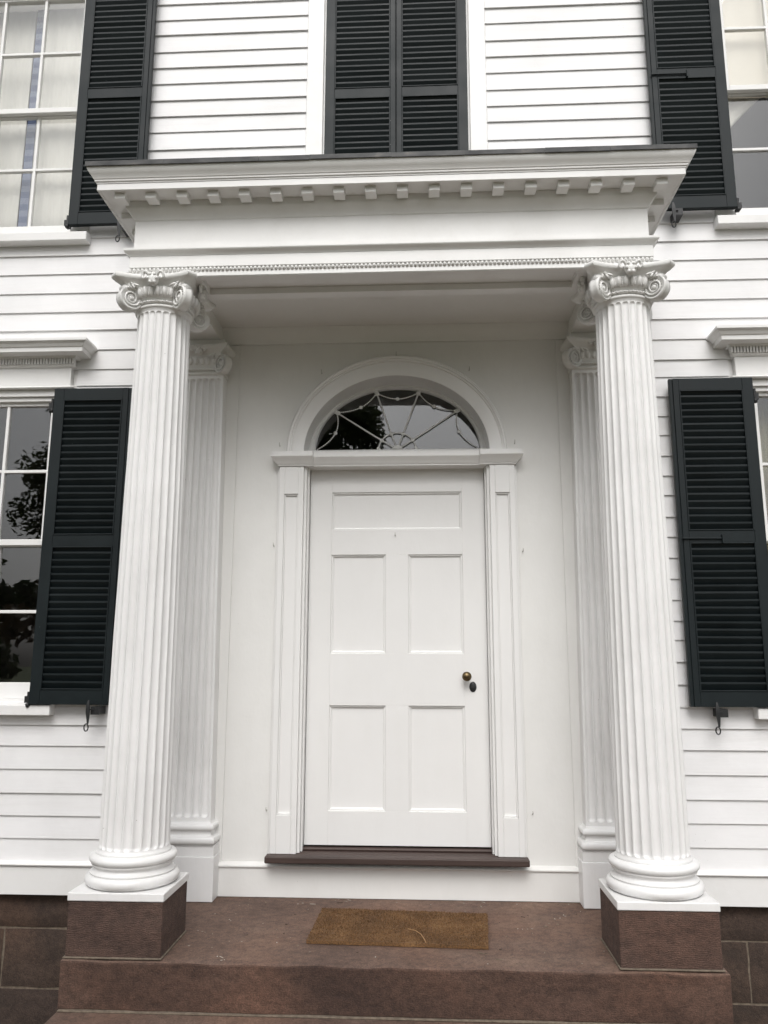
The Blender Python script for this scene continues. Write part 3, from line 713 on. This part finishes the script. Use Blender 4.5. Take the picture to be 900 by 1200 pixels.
def column(s):
    cx = -1.209 if s < 0 else 1.196
    c = empty('column', (cx, AY, 0), portico)
    ph, sl = .233, .036
    hw = .2132
    obj('stone_block', MB().box(cx-hw, cx+hw, AY-.202, AY+.170, .002, ph), 'block', c, bevel=.006)
    obj('plinth', MB().box(cx-hw-.004, cx+hw+.004, AY-.207, AY+.176, ph+.001, ph+sl), 'column', c, bevel=.004)
    if True:
        mo = MB().box(cx-hw-.006, cx+hw+.006, AY-.212, AY+.175, .0005, .007); obj('mortar_bed', mo, 'mortar', c, bevel=.003)
    z = ph+sl+.0005
    pr = [(.170, z), (.196, z), (.205, z+.004)]
    for k in range(9):
        t = -math.pi/2+math.pi*k/8; pr.append((.194+.022*math.cos(t), z+.026+.024*math.sin(t)))
    pr += [(.196, z+.052), (.196, z+.058)]
    for k in range(7):
        t = math.pi*k/6; pr.append((.190-.012*math.sin(t), z+.060+.030*k/6))
    pr += [(.190, z+.092), (.190, z+.097)]
    for k in range(9):
        t = -math.pi/2+math.pi*k/8; pr.append((.184+.018*math.cos(t), z+.116+.018*math.sin(t)))
    pr += [(.180, z+.135), (.174, z+.1355), (.174, z+.143), (.166, z+.1435)]
    zb = z+.1437
    obj('base', MB().lathe([(r*.985 if r > .17 else r, q) for r, q in pr], cx, AY, 72), 'column', c, auto=50)
    obj('shaft', shaft_mesh(cx, AY, .1610, .1345, zb, 3.070), 'column', c, auto=35)
    nk = [(.130, 3.0702), (.142, 3.0702), (.148, 3.075), (.149, 3.081), (.146, 3.087), (.140, 3.0895), (.140, 3.093), (.151, 3.094), (.155, 3.100), (.151, 3.106), (.140, 3.108), (.150, 3.118), (.158, 3.130), (.166, 3.150), (.168, 3.172), (.150, 3.186)]
    obj('necking', MB().lathe(nk, cx, AY, 64), 'carved', c, auto=50)
    ed = MB()
    for k in range(32):
        a = 2*math.pi*(k+.5)/32; d = Vector((math.cos(a), math.sin(a), 0)); rot = Matrix.Rotation(a, 3, 'Z') @ Matrix.Rotation(R(14), 3, 'Y')
        ed.ball(Vector((cx, AY, 3.148))+d*.169, (.017, .0128, .029), 8, 7, rot)
        a += math.pi/32; d = Vector((math.cos(a), math.sin(a), 0)); ed.ball(Vector((cx, AY, 3.138))+d*.161, (.006, .004, .018), 6, 4, Matrix.Rotation(a, 3, 'Z'))
    for k in range(48):
        a = 2*math.pi*k/48; ed.ball((cx+.1535*math.cos(a), AY+.1535*math.sin(a), 3.1005), (.0062, .0062, .0062), 6, 4)
    tag(obj('egg_and_dart', ed, 'carved', c, smooth=True), kind='stuff')
    obj('abacus', abacus(cx, AY, ST-.0006), 'carved', c, auto=45)
    for k in range(4):
        a = R(45)+R(90)*k; d = Vector((math.cos(a), math.sin(a), 0))
        v = bpy.data.objects.new('volute', VO); put(v, c, Vector((cx, AY, 3.118))+d*.196); v.rotation_euler.z = a
        if not VO.materials: VO.materials.append(M['carved'])
        cn = MB()                                                       # channel sweeping from scroll up under the abacus
        b0 = Vector((cx, AY, 0)); 
        cn.tube([b0+d*.235+Vector((0, 0, 3.150)), b0+d*.215+Vector((0, 0, 3.176)), b0+d*.17+Vector((0, 0, 3.184)), b0+d*.11+Vector((0, 0, 3.180))], [.024, .026, .026, .02], 8)
        obj('scroll_neck', cn, 'carved', c, smooth=True)
    rs = MB()
    for k in range(4):
        a = R(90)*k; d = Vector((math.cos(a), math.sin(a), 0)); t = Vector((-d.y, d.x, 0))
        rosette(rs, Vector((cx, AY, 3.203))+d*.184, d, 1.25, 1.45)
        for q in (-1, 1): leaf_spray(rs, Vector((cx, AY, 3.182))+d*.166+t*q*.098, d, q*1.0)
    tag(obj('carved_rosettes', rs, 'carved', c, smooth=True), kind='stuff')
for s in (-1, 1): column(s)

PT = 3.185                                                              # top of the pilaster capitals
def pilaster(s):
    cx = s*1.205
    p = empty('pilaster', (cx, 0, 0), portico)
    yb = -.0125; yf = -.105
    def pbox(name, hw, y, z0, z1, bev=.003, mat='column'):
        return obj(name, MB().box(cx-hw, cx+hw, y, -.013 if z0 < 3.2 else -.001, z0, z1), mat, p, bevel=bev)
    pbox('pedestal', .214, -.138, .002, .232); pbox('pedestal', .209, -.132, .2322, .288)
    b = MB()
    pr = [(.199, .289), (.204, .289)] + [(.196+.018*math.cos(t), .313+.022*math.sin(t)) for t in [-math.pi/2+math.pi*k/8 for k in range(9)]] + \
         [(.190, .337), (.186, .345), (.188, .356), (.190, .362)] + [(.190+.014*math.cos(t), .380+.016*math.sin(t)) for t in [-math.pi/2+math.pi*k/8 for k in range(9)]] + [(.186, .400), (.180, .408)]
    b.loft([[(cx-w, -.013, z), (cx-w, -.125+(.19-w)*1.0, z), (cx+w, -.125+(.19-w)*1.0, z), (cx+w, -.013, z)] for w, z in pr])
    obj('base', b, 'column', p, auto=40)
    # fluted shaft, front face
    nf = 7; per = 10; z0, z1 = .4085, 3.005; L_ = z1-z0; w_ = .0145
    zz = [0, .010, .020]+[.020+w_*k/6 for k in range(1, 8)]; allz = zz+[zz[-1]+(L_-2*zz[-1])*k/10 for k in range(1, 10)]+[L_-q for q in reversed(zz)]
    rings = []
    for z in allz:
        u = z/L_; hw = .179+(.148-.179)*u; de = min(z, L_-z)-.020
        bay = (2*hw-.024)/nf; w = bay*.445
        wz = 0 if de <= 0 else (w*math.sqrt(max(0, 1-(1-de/w)**2)) if de < w else w)
        ring = [(cx-hw, -.013, z0+z), (cx-hw, yf, z0+z)]
        for k in range(nf):
            for j in range(per):
                ph = (j+.5)/per-.5; s_ = abs(ph)*bay; dep = 1.25*math.sqrt(wz*wz-s_*s_) if s_ < wz else 0
                ring.append((cx-hw+.012+bay*(k+.5+ph), yf+dep, z0+z))
        ring += [(cx+hw, yf, z0+z), (cx+hw, -.013, z0+z)]
        rings.append(ring)
    obj('shaft', MB().loft(rings), 'column', p, auto=35)
    nk = MB(); 
    nk.loft([[(cx-w, -.013, z), (cx-w, yf-(w-.148), z), (cx+w, yf-(w-.148), z), (cx+w, -.013, z)] for w, z in ((.148, 3.0052), (.156, 3.007), (.160, 3.014), (.156, 3.021), (.150, 3.024), (.150, 3.030), (.162, 3.032), (.165, 3.038), (.162, 3.044), (.152, 3.046), (.160, 3.062), (.168, 3.085), (.170, 3.115), (.160, 3.134))])
    obj('necking', nk, 'carved', p, auto=40)
    ed = MB()
    for k in range(8): ed.ball((cx-.126+.036*k, yf-.018, 3.090), (.0155, .014, .026), 8, 6)
    for k in range(30): ed.ball((cx-.152+.304*k/29, yf-.0165, 3.038), .006, 6, 4)
    rosette(ed, (cx, yf-.030, 3.150), Vector((0, -1, 0)), 1.3)
    for q in (-1, 1): leaf_spray(ed, (cx+q*.075, yf-.026, 3.122), Vector((0, -1, 0)), q)
    tag(obj('egg_and_dart', ed, 'carved', p, smooth=True), kind='stuff')
    obj('abacus', abacus(cx, -.02, PT, .222, half_y=-.013, sy=.78), 'carved', p, auto=45)
    pbox('cap_block', .150, yf-.01, PT+.0005, ST-.001, .002, 'trim')
    for q in (-1, 1):
        d = Vector((q*.80, -.60, 0)); a = math.atan2(d.y, d.x)
        v = bpy.data.objects.new('volute', VO); put(v, p, (cx+q*.150, yf-.025, 3.066)); v.rotation_euler.z = a; v.scale = (.95, 1, .98)
for s in (-1, 1): pilaster(s)

# entablature: beams with sunk soffit panels, architrave, frieze, cornice
W, D = 1.335, .922
def beam(name, x0, x1, y0, y1, wf=.030, wb=.066, d=.036):
    b = MB(); b.box(x0, x1, y0, y1, ST+d+.0001, 3.345)
    b.box(x0, x1, y0, y0+wf, ST, ST+d); b.box(x0, x1, y1-wb, y1, ST, ST+d)
    b.box(x0, x0+.10, y0+wf, y1-wb, ST, ST+d); b.box(x1-.10, x1, y0+wf, y1-wb, ST, ST+d)
    return obj(name, b, 'trim', portico, bevel=.003)
bi = AX-.135
beam('front_beam', -bi+.001, bi-.001, -D, -.650); 
for s in (-1, 1):
    a, b = sorted((s*bi, s*(W)))
    q = MB(); q.box(a, b, -D, -.001, ST, 3.345); obj('side_beam', q, 'trim', portico, bevel=.003)
cl = MB(); cl.box(-bi, bi, -.648, -.002, 3.3305, 3.35)
ceil = obj('ceiling', cl, 'entry', portico)
cm = MB()
for prof in ([(.0, 3.238), (.012, 3.240), (.016, 3.262), (.034, 3.290), (.058, 3.312), (.062, 3.330), (.0, 3.330)],):
    cm.loft([[(x, -.002-p, z) for p, z in prof] for x in (-bi+.001, bi-.001)])
obj('ceiling_moulding', cm, 'entry', ceil, auto=45)
def run(name, prof, mat='trim', auto=35, bev=0, yb=-.022):
    return obj(name, MB().sweep3(prof, W, D, yb), mat, portico, auto=auto, bevel=bev)
inn = -.05
run('architrave', [(inn, 3.2395), (.003, 3.2395), (.003, 3.262), (-.016, 3.2622), (-.016, 3.2888), (.010, 3.2890), (.010, 3.352), (inn, 3.352)], auto=25, bev=.0015)
run('taenia_moulding', [(inn, 3.3523), (.012, 3.3523), (.014, 3.358), (.022, 3.366), (.034, 3.372), (.037, 3.377), (.037, 3.388), (.0, 3.393), (inn, 3.393)], auto=30)
run('frieze', [(inn, 3.3935), (-.004, 3.3935), (-.004, 3.560), (inn, 3.560)], auto=25)
run('bed_moulding', [(inn, 3.5605), (-.003, 3.5605), (.004, 3.565), (.008, 3.580), (.020, 3.600), (.033, 3.612), (.037, 3.620), (.037, 3.653), (inn, 3.653)], auto=30)
run('corona', [(inn, 3.6535), (.138, 3.6535), (.138, 3.649), (.149, 3.649), (.149, 3.684), (inn, 3.684)], auto=25, bev=.0015)
run('cymatium', [(inn, 3.6845), (.152, 3.6845), (.153, 3.692), (.159, 3.694), (.160, 3.703), (.164, 3.705), (.168, 3.715), (.177, 3.726), (.187, 3.738), (.192, 3.752), (.192, 3.760), (inn, 3.760)], auto=35)
bd = MB(); x = -W-.004
while x < W+.006:
    bd.ball((x, -D-.004, 3.2755), (.0090, .0125, .0118), 8, 6); x += .0212
for s in (-1, 1):
    y = -D+.012
    while y < -.03: bd.ball((s*(W+.004), y, 3.2755), (.0125, .0090, .0118), 6, 5); y += .0212
tag(obj('bead_row', bd, 'carved', portico, smooth=True), kind='stuff')
dn = mesh(MB().box(-.0285, .0285, -.034, .034, -.0325, .0005)); 
def dentil(x, y, rz=0):
    o = obj('dentil_block', dn, 'trim', portico, bevel=.002, loc=(x, y, 3.6530)); o.rotation_euler.z = rz
for k in range(18): dentil(-1.376+2.752*k/17, -D-.082)
for s in (-1, 1):
    for k in range(5): dentil(s*(W+.070), -D+.10+.165*k, R(90))
rt = MB()
rt.add([(-W-.196, -.022, 3.86), (-W-.196, -D-.196, 3.776), (W+.196, -D-.196, 3.776), (W+.196, -.022, 3.86), (-W-.196, -.022, 3.7605), (-W-.196, -D-.196, 3.7605), (W+.196, -D-.196, 3.7605), (W+.196, -.022, 3.7605)],
       [(0, 1, 2, 3), (4, 7, 6, 5), (1, 5, 6, 2), (0, 4, 5, 1), (2, 6, 7, 3), (3, 7, 4, 0)])
pr_ = obj('portico_roof', rt, 'roofmetal', portico, bevel=.003)
rnd = random.Random(5); x = -W-.1965
while x < W+.19:                                                       # lapped lengths of edge flashing
    x2 = min(x+rnd.uniform(.25, .5), W+.1965); dy = rnd.uniform(0, .003)
    obj('edge_flashing', MB().box(x, x2-.001, -D-.200-dy, -D-.1965, 3.757-rnd.uniform(0, .003), 3.780), 'roofmetal', pr_); x = x2

for o in portico.children:
    if not o.name.startswith(('column', 'pilaster')): o.location.x -= .014

# ------------------------------------------------------------------ stoop
stoop = empty('stoop', (0, -.9, GZ))
tag(stoop, 'brownstone stoop with landing slab and wide steps below the portico', 'stoop')
def slab_mesh(x0, x1, y0, y1, z0, z1, nx, ny):
    m = MB(); r = random
    def top(i, k):
        e = i in (0, nx) or k in (0, ny)
        return (x0+(x1-x0)*i/nx, y0+(y1-y0)*k/ny + (r.uniform(-.0045, .0045) if k == 0 else 0), z1-(r.uniform(.001, .007) if k == 0 else r.uniform(0, .0025)))
    v = [top(i, k) for k in range(ny+1) for i in range(nx+1)]; n = nx+1
    f = [(k*n+i, k*n+i+1, (k+1)*n+i+1, (k+1)*n+i) for k in range(ny) for i in range(nx)]
    rim = [i for i in range(n)] + [k*n+nx for k in range(1, ny+1)] + [ny*n+i for i in range(nx-1, -1, -1)] + [k*n for k in range(ny-1, 0, -1)]
    b = len(v)
    for q in rim: v.append((v[q][0], v[q][1]+.004*(1 if q < n else 0), z0))
    for j in range(len(rim)): f.append((rim[j], b+j, b+(j+1) % len(rim), rim[(j+1) % len(rim)]))
    f.append(tuple(b+j for j in reversed(range(len(rim)))))
    return m.add(v, f)
def stone_slab(name, *a):
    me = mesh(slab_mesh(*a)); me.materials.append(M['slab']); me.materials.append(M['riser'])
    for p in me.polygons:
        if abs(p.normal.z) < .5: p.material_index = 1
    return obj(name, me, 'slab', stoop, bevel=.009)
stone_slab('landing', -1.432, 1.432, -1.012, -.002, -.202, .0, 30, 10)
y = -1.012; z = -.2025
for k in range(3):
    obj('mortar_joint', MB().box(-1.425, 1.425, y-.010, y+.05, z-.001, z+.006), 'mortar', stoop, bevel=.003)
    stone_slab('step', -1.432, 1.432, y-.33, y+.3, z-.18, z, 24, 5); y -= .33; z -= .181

# ------------------------------------------------------------------ doormat
mat_o = empty('doormat', (.035, -.52, 0.0))
tag(mat_o, 'worn brown coir doormat lying on the brownstone landing', 'doormat')
corners = [Vector((-.391, -.748, 0)), Vector((.440, -.778, 0)), Vector((.474, -.300, 0)), Vector((-.379, -.252, 0))]
def mp(u, v): return corners[0].lerp(corners[1], u).lerp(corners[3].lerp(corners[2], u), v)
rnd = random.Random(11)
mm_ = MB(); nx, ny = 40, 22
v = [tuple(mp(i/nx, k/ny)+Vector((rnd.uniform(-.003, .003) if i in (0, nx) else 0, rnd.uniform(-.003, .003) if k in (0, ny) else 0, .016+rnd.uniform(-.0015, .0015)))) for k in range(ny+1) for i in range(nx+1)]; n = nx+1
f = [(k*n+i, k*n+i+1, (k+1)*n+i+1, (k+1)*n+i) for k in range(ny) for i in range(nx)]
rim = [i for i in range(n)] + [k*n+nx for k in range(1, ny+1)] + [ny*n+i for i in range(nx-1, -1, -1)] + [k*n for k in range(ny-1, 0, -1)]
b = len(v)
for q in rim: v.append((v[q][0], v[q][1], .001))
for j in range(len(rim)): f.append((rim[j], b+j, b+(j+1) % len(rim), rim[(j+1) % len(rim)]))
obj('mat_base', MB().add(v, f), 'coir', mat_o)
fb = MB()
for k in range(15000):
    u, w = rnd.random(), rnd.random(); p = mp(u, w); h = rnd.uniform(.005, .011); a = rnd.uniform(0, 6.28); q = Vector((math.cos(a), math.sin(a), 0))*.0016
    t = Vector((rnd.uniform(-.007, .007), rnd.uniform(-.007, .007), h)); p.z = .0145
    fb.add([p-q, p+q, p+t], [(0, 1, 2)])
tag(obj('coir_pile', fb, 'coir', mat_o), kind='stuff')
tw = MB().tube([(.075, -.60, .028), (.11, -.64, .033), (.135, -.68, .031), (.15, -.73, .027), (.16, -.765, .020)], .0016, 5)
mt_, nt, N, L, B = mat_new('straw'); M['straw'] = mt_; B.inputs['Base Color'].default_value = (.42, .25, .12, 1); B.inputs['Roughness'].default_value = .8
tag(obj('straw_strand', tw, 'straw'), 'thin curved straw lying on the coir doormat', 'straw')

# fallen bits on the landing
db = MB(); rnd = random.Random(21)
for k in range(190):
    x, y = rnd.uniform(-1.38, 1.38), rnd.uniform(-.98, -.04)
    if -.42 < x < .49 and -.80 < y < -.23: continue
    if abs(abs(x)-AX) < .24 and y < -.58: continue
    if abs(x) > .97 and y > -.16: continue
    l = rnd.uniform(.002, .0065) if rnd.random() < .93 else rnd.uniform(.01, .018); a = rnd.uniform(0, 6.28); c, s = math.cos(a), math.sin(a); w = rnd.uniform(.0012, .0026)
    z = rnd.uniform(.0012, .003)
    pts = [(-l, -w), (l, -w*.6), (l*.8, w), (-l*.9, w*.8)]
    db.loft([[(x+px*c-py*s, y+px*s+py*c, zz) for px, py in pts] for zz in (.0003, z)])
tag(obj('fallen_debris', db, 'debris'), 'scattered dry plant bits and paint flakes on the brownstone landing', 'debris', kind='stuff')

# ------------------------------------------------------------------ curtains
def drape(x0, x1, z0, z1, y, amp, folds, n=90, ph=0.0):
    rows = 8; v = []; 
    for k in range(rows+1):
        for i in range(n+1):
            u = i/n; w = k/rows
            yy = y + amp*(.6+.4*w)*math.sin(2*math.pi*folds*u+ph+.6*math.sin(w*2+u*9)) + amp*.4*math.sin(2*math.pi*folds*2.3*u+1.3)
            v.append((x0+(x1-x0)*u, yy, z1+(z0-z1)*w))
    f = [(k*(n+1)+i, k*(n+1)+i+1, (k+1)*(n+1)+i+1, (k+1)*(n+1)+i) for k in range(rows) for i in range(n)]
    return MB().add(v, f)
def curtain(name, mb, mat, label, cat, thick=.002):
    o = obj(name, mb, mat, smooth=True); so = o.modifiers.new('thick', 'SOLIDIFY'); so.thickness = thick
    return tag(o, label, cat)
c = curtain('curtain', drape(-2.572, -2.09, 4.03, 5.95, .150, .0035, 5), 'curtain', 'white sheer curtain with blue striped border in the upper window', 'curtain')
bb_ = MB(); bb_.loft([[(-2.578, .138, z), (-2.517, .138, z), (-2.517, .141, z), (-2.578, .141, z)] for z in (4.03, 5.95)])
obj('striped_border', bb_, 'blueband', c)
curtain('curtain', drape(-3.12, -2.60, 4.03, 5.95, .165, .0035, 5, ph=1.0), 'curtain', 'plain white sheer curtain beside the blue striped border in the upper window', 'curtain')
sh_ = MB().box(2.13, 3.07, .100, .102, 4.955, 5.95)
tag(obj('roller_shade', sh_, 'shade'), 'cream roller shade drawn down behind the upper sash beside the swag drape', 'roller shade')
sw = MB(); n = 46; rows = 16; v = []
for k in range(rows+1):                                                  # drape gathered to the left jamb
    w = k/rows
    for i in range(n+1):
        u = i/n; x = 2.10+.95*u
        top = 5.20; low = 4.58+.90*(u**.75)
        zz = top+(low-top)*w
        yy = .130+.010*math.sin(w*13+u*2.0)*(1-.4*u)+.012*u
        v.append((x, yy, zz))
f = [(k*(n+1)+i, k*(n+1)+i+1, (k+1)*(n+1)+i+1, (k+1)*(n+1)+i) for k in range(rows) for i in range(n)]
curtain('swag_drape', MB().add(v, f), 'swag', 'ivory drape swept aside under the cream roller shade in the upper window', 'drape')
curtain('curtain', drape(2.12, 2.42, 1.07, 2.95, .175, .012, 4), 'olive', 'dull olive curtain behind the lower window glass', 'curtain')

# ------------------------------------------------------------------ trees across the lawn (seen mirrored in the glass)
def tree(name, loc, h, ctr, rad, n, leaf, mat, label, seed, clumps=26):
    rn = random.Random(seed); t = empty(name, loc); L0 = Vector(loc)
    tag(t, label, 'tree', 'trees on the lawn facing the house')
    m = MB(); c = L0+Vector(ctr); base_r = h*.022+.06
    top = Vector((c.x, c.y, L0.z+h*.85))
    m.tube([L0.lerp(top, k/8)+Vector((rn.uniform(-.1, .1), rn.uniform(-.1, .1), 0))*(k > 0) for k in range(9)], [base_r*(1-.85*k/8)+.02 for k in range(9)], 10)
    cl = []
    for k in range(clumps):
        while True:
            d = Vector((rn.uniform(-1, 1), rn.uniform(-1, 1), rn.uniform(-1, 1)))
            if .35 < d.length < 1: break
        cl.append((c+Vector((d.x*rad[0], d.y*rad[1], d.z*rad[2])), rn.uniform(.20, .36)*(1 if leaf > .2 else .72)))
        if k % 2 == 0 or leaf < .2:
            s0 = L0.lerp(top, rn.uniform(.35, .9)); e0 = cl[-1][0]
            m.tube([s0, s0.lerp(e0, .5)+Vector((0, 0, .2)), e0], [base_r*.35, base_r*.2, .02], 6)
    obj('trunk', m, 'bark', t, smooth=True)
    lf = MB(); mr = sum(rad)/3
    for k in range(n):
        cc, cr = rn.choice(cl); g = Vector((rn.gauss(0, 1), rn.gauss(0, 1), rn.gauss(0, 1))).normalized()*(rn.random()**.45)*cr*mr*.95; g.z *= .8
        p = cc+g; a = Vector((rn.gauss(0, 1), rn.gauss(0, 1), rn.gauss(0, .6))).normalized(); b = a.cross(Vector((rn.gauss(0, 1), rn.gauss(0, 1), rn.gauss(0, 1)))).normalized()
        s = leaf*rn.uniform(.6, 1.3)
        lf.add([p-a*s, p+b*s*.45-a*s*.2, p+a*s, p-b*s*.45-a*s*.2], [(0, 1, 2, 3)])
    me = bpy.data.meshes.new('crown'); me.from_pydata([tuple(q) for q in lf.v], [], lf.f); me.materials.append(M[mat])
    o = bpy.data.objects.new('crown', me); put(o, t, (0, 0, 0)); return t
tree('shade_tree', (-4.45, -12.0, GZ), 9.6, (0, 0, 6.3), (3.95, 2.4, 3.0), 95000, .068, 'leaf', 'leafy green shade tree on the lawn, closest to the house', 1, 115)
tree('lawn_tree', (-24, -36, GZ), 9, (0, 0, 5), (4.5, 4, 4), 5000, .36, 'leaf_dark', 'dark spreading tree at the far end of the tree row', 2)
tree('lawn_tree', (-15, -33, GZ), 7.5, (0, 0, 4), (4.2, 4, 3.6), 5000, .36, 'leaf_rust', 'tree with rusty brown foliage in the far tree row', 3)
tree('lawn_tree', (-7, -38, GZ), 8, (0, 0, 4.4), (4.4, 4, 3.8), 5000, .36, 'leaf_dark', 'dark tree between the rusty tree and the tree facing the door', 4)
tree('lawn_tree', (1.5, -41, GZ), 8, (0, 0, 4.4), (4.4, 4, 3.8), 5000, .36, 'leaf', 'green tree in the far row, straight across from the front door', 5)
tree('lawn_tree', (10, -37, GZ), 8.5, (0, 0, 4.6), (4.6, 4, 4.0), 5000, .36, 'leaf_dark', 'dark tree in the far row, right of the tree facing the door', 6)
tree('lawn_tree', (20, -36, GZ), 9, (0, 0, 5), (4.8, 4, 4.2), 5000, .36, 'leaf', 'large green tree closing the far tree row', 8)
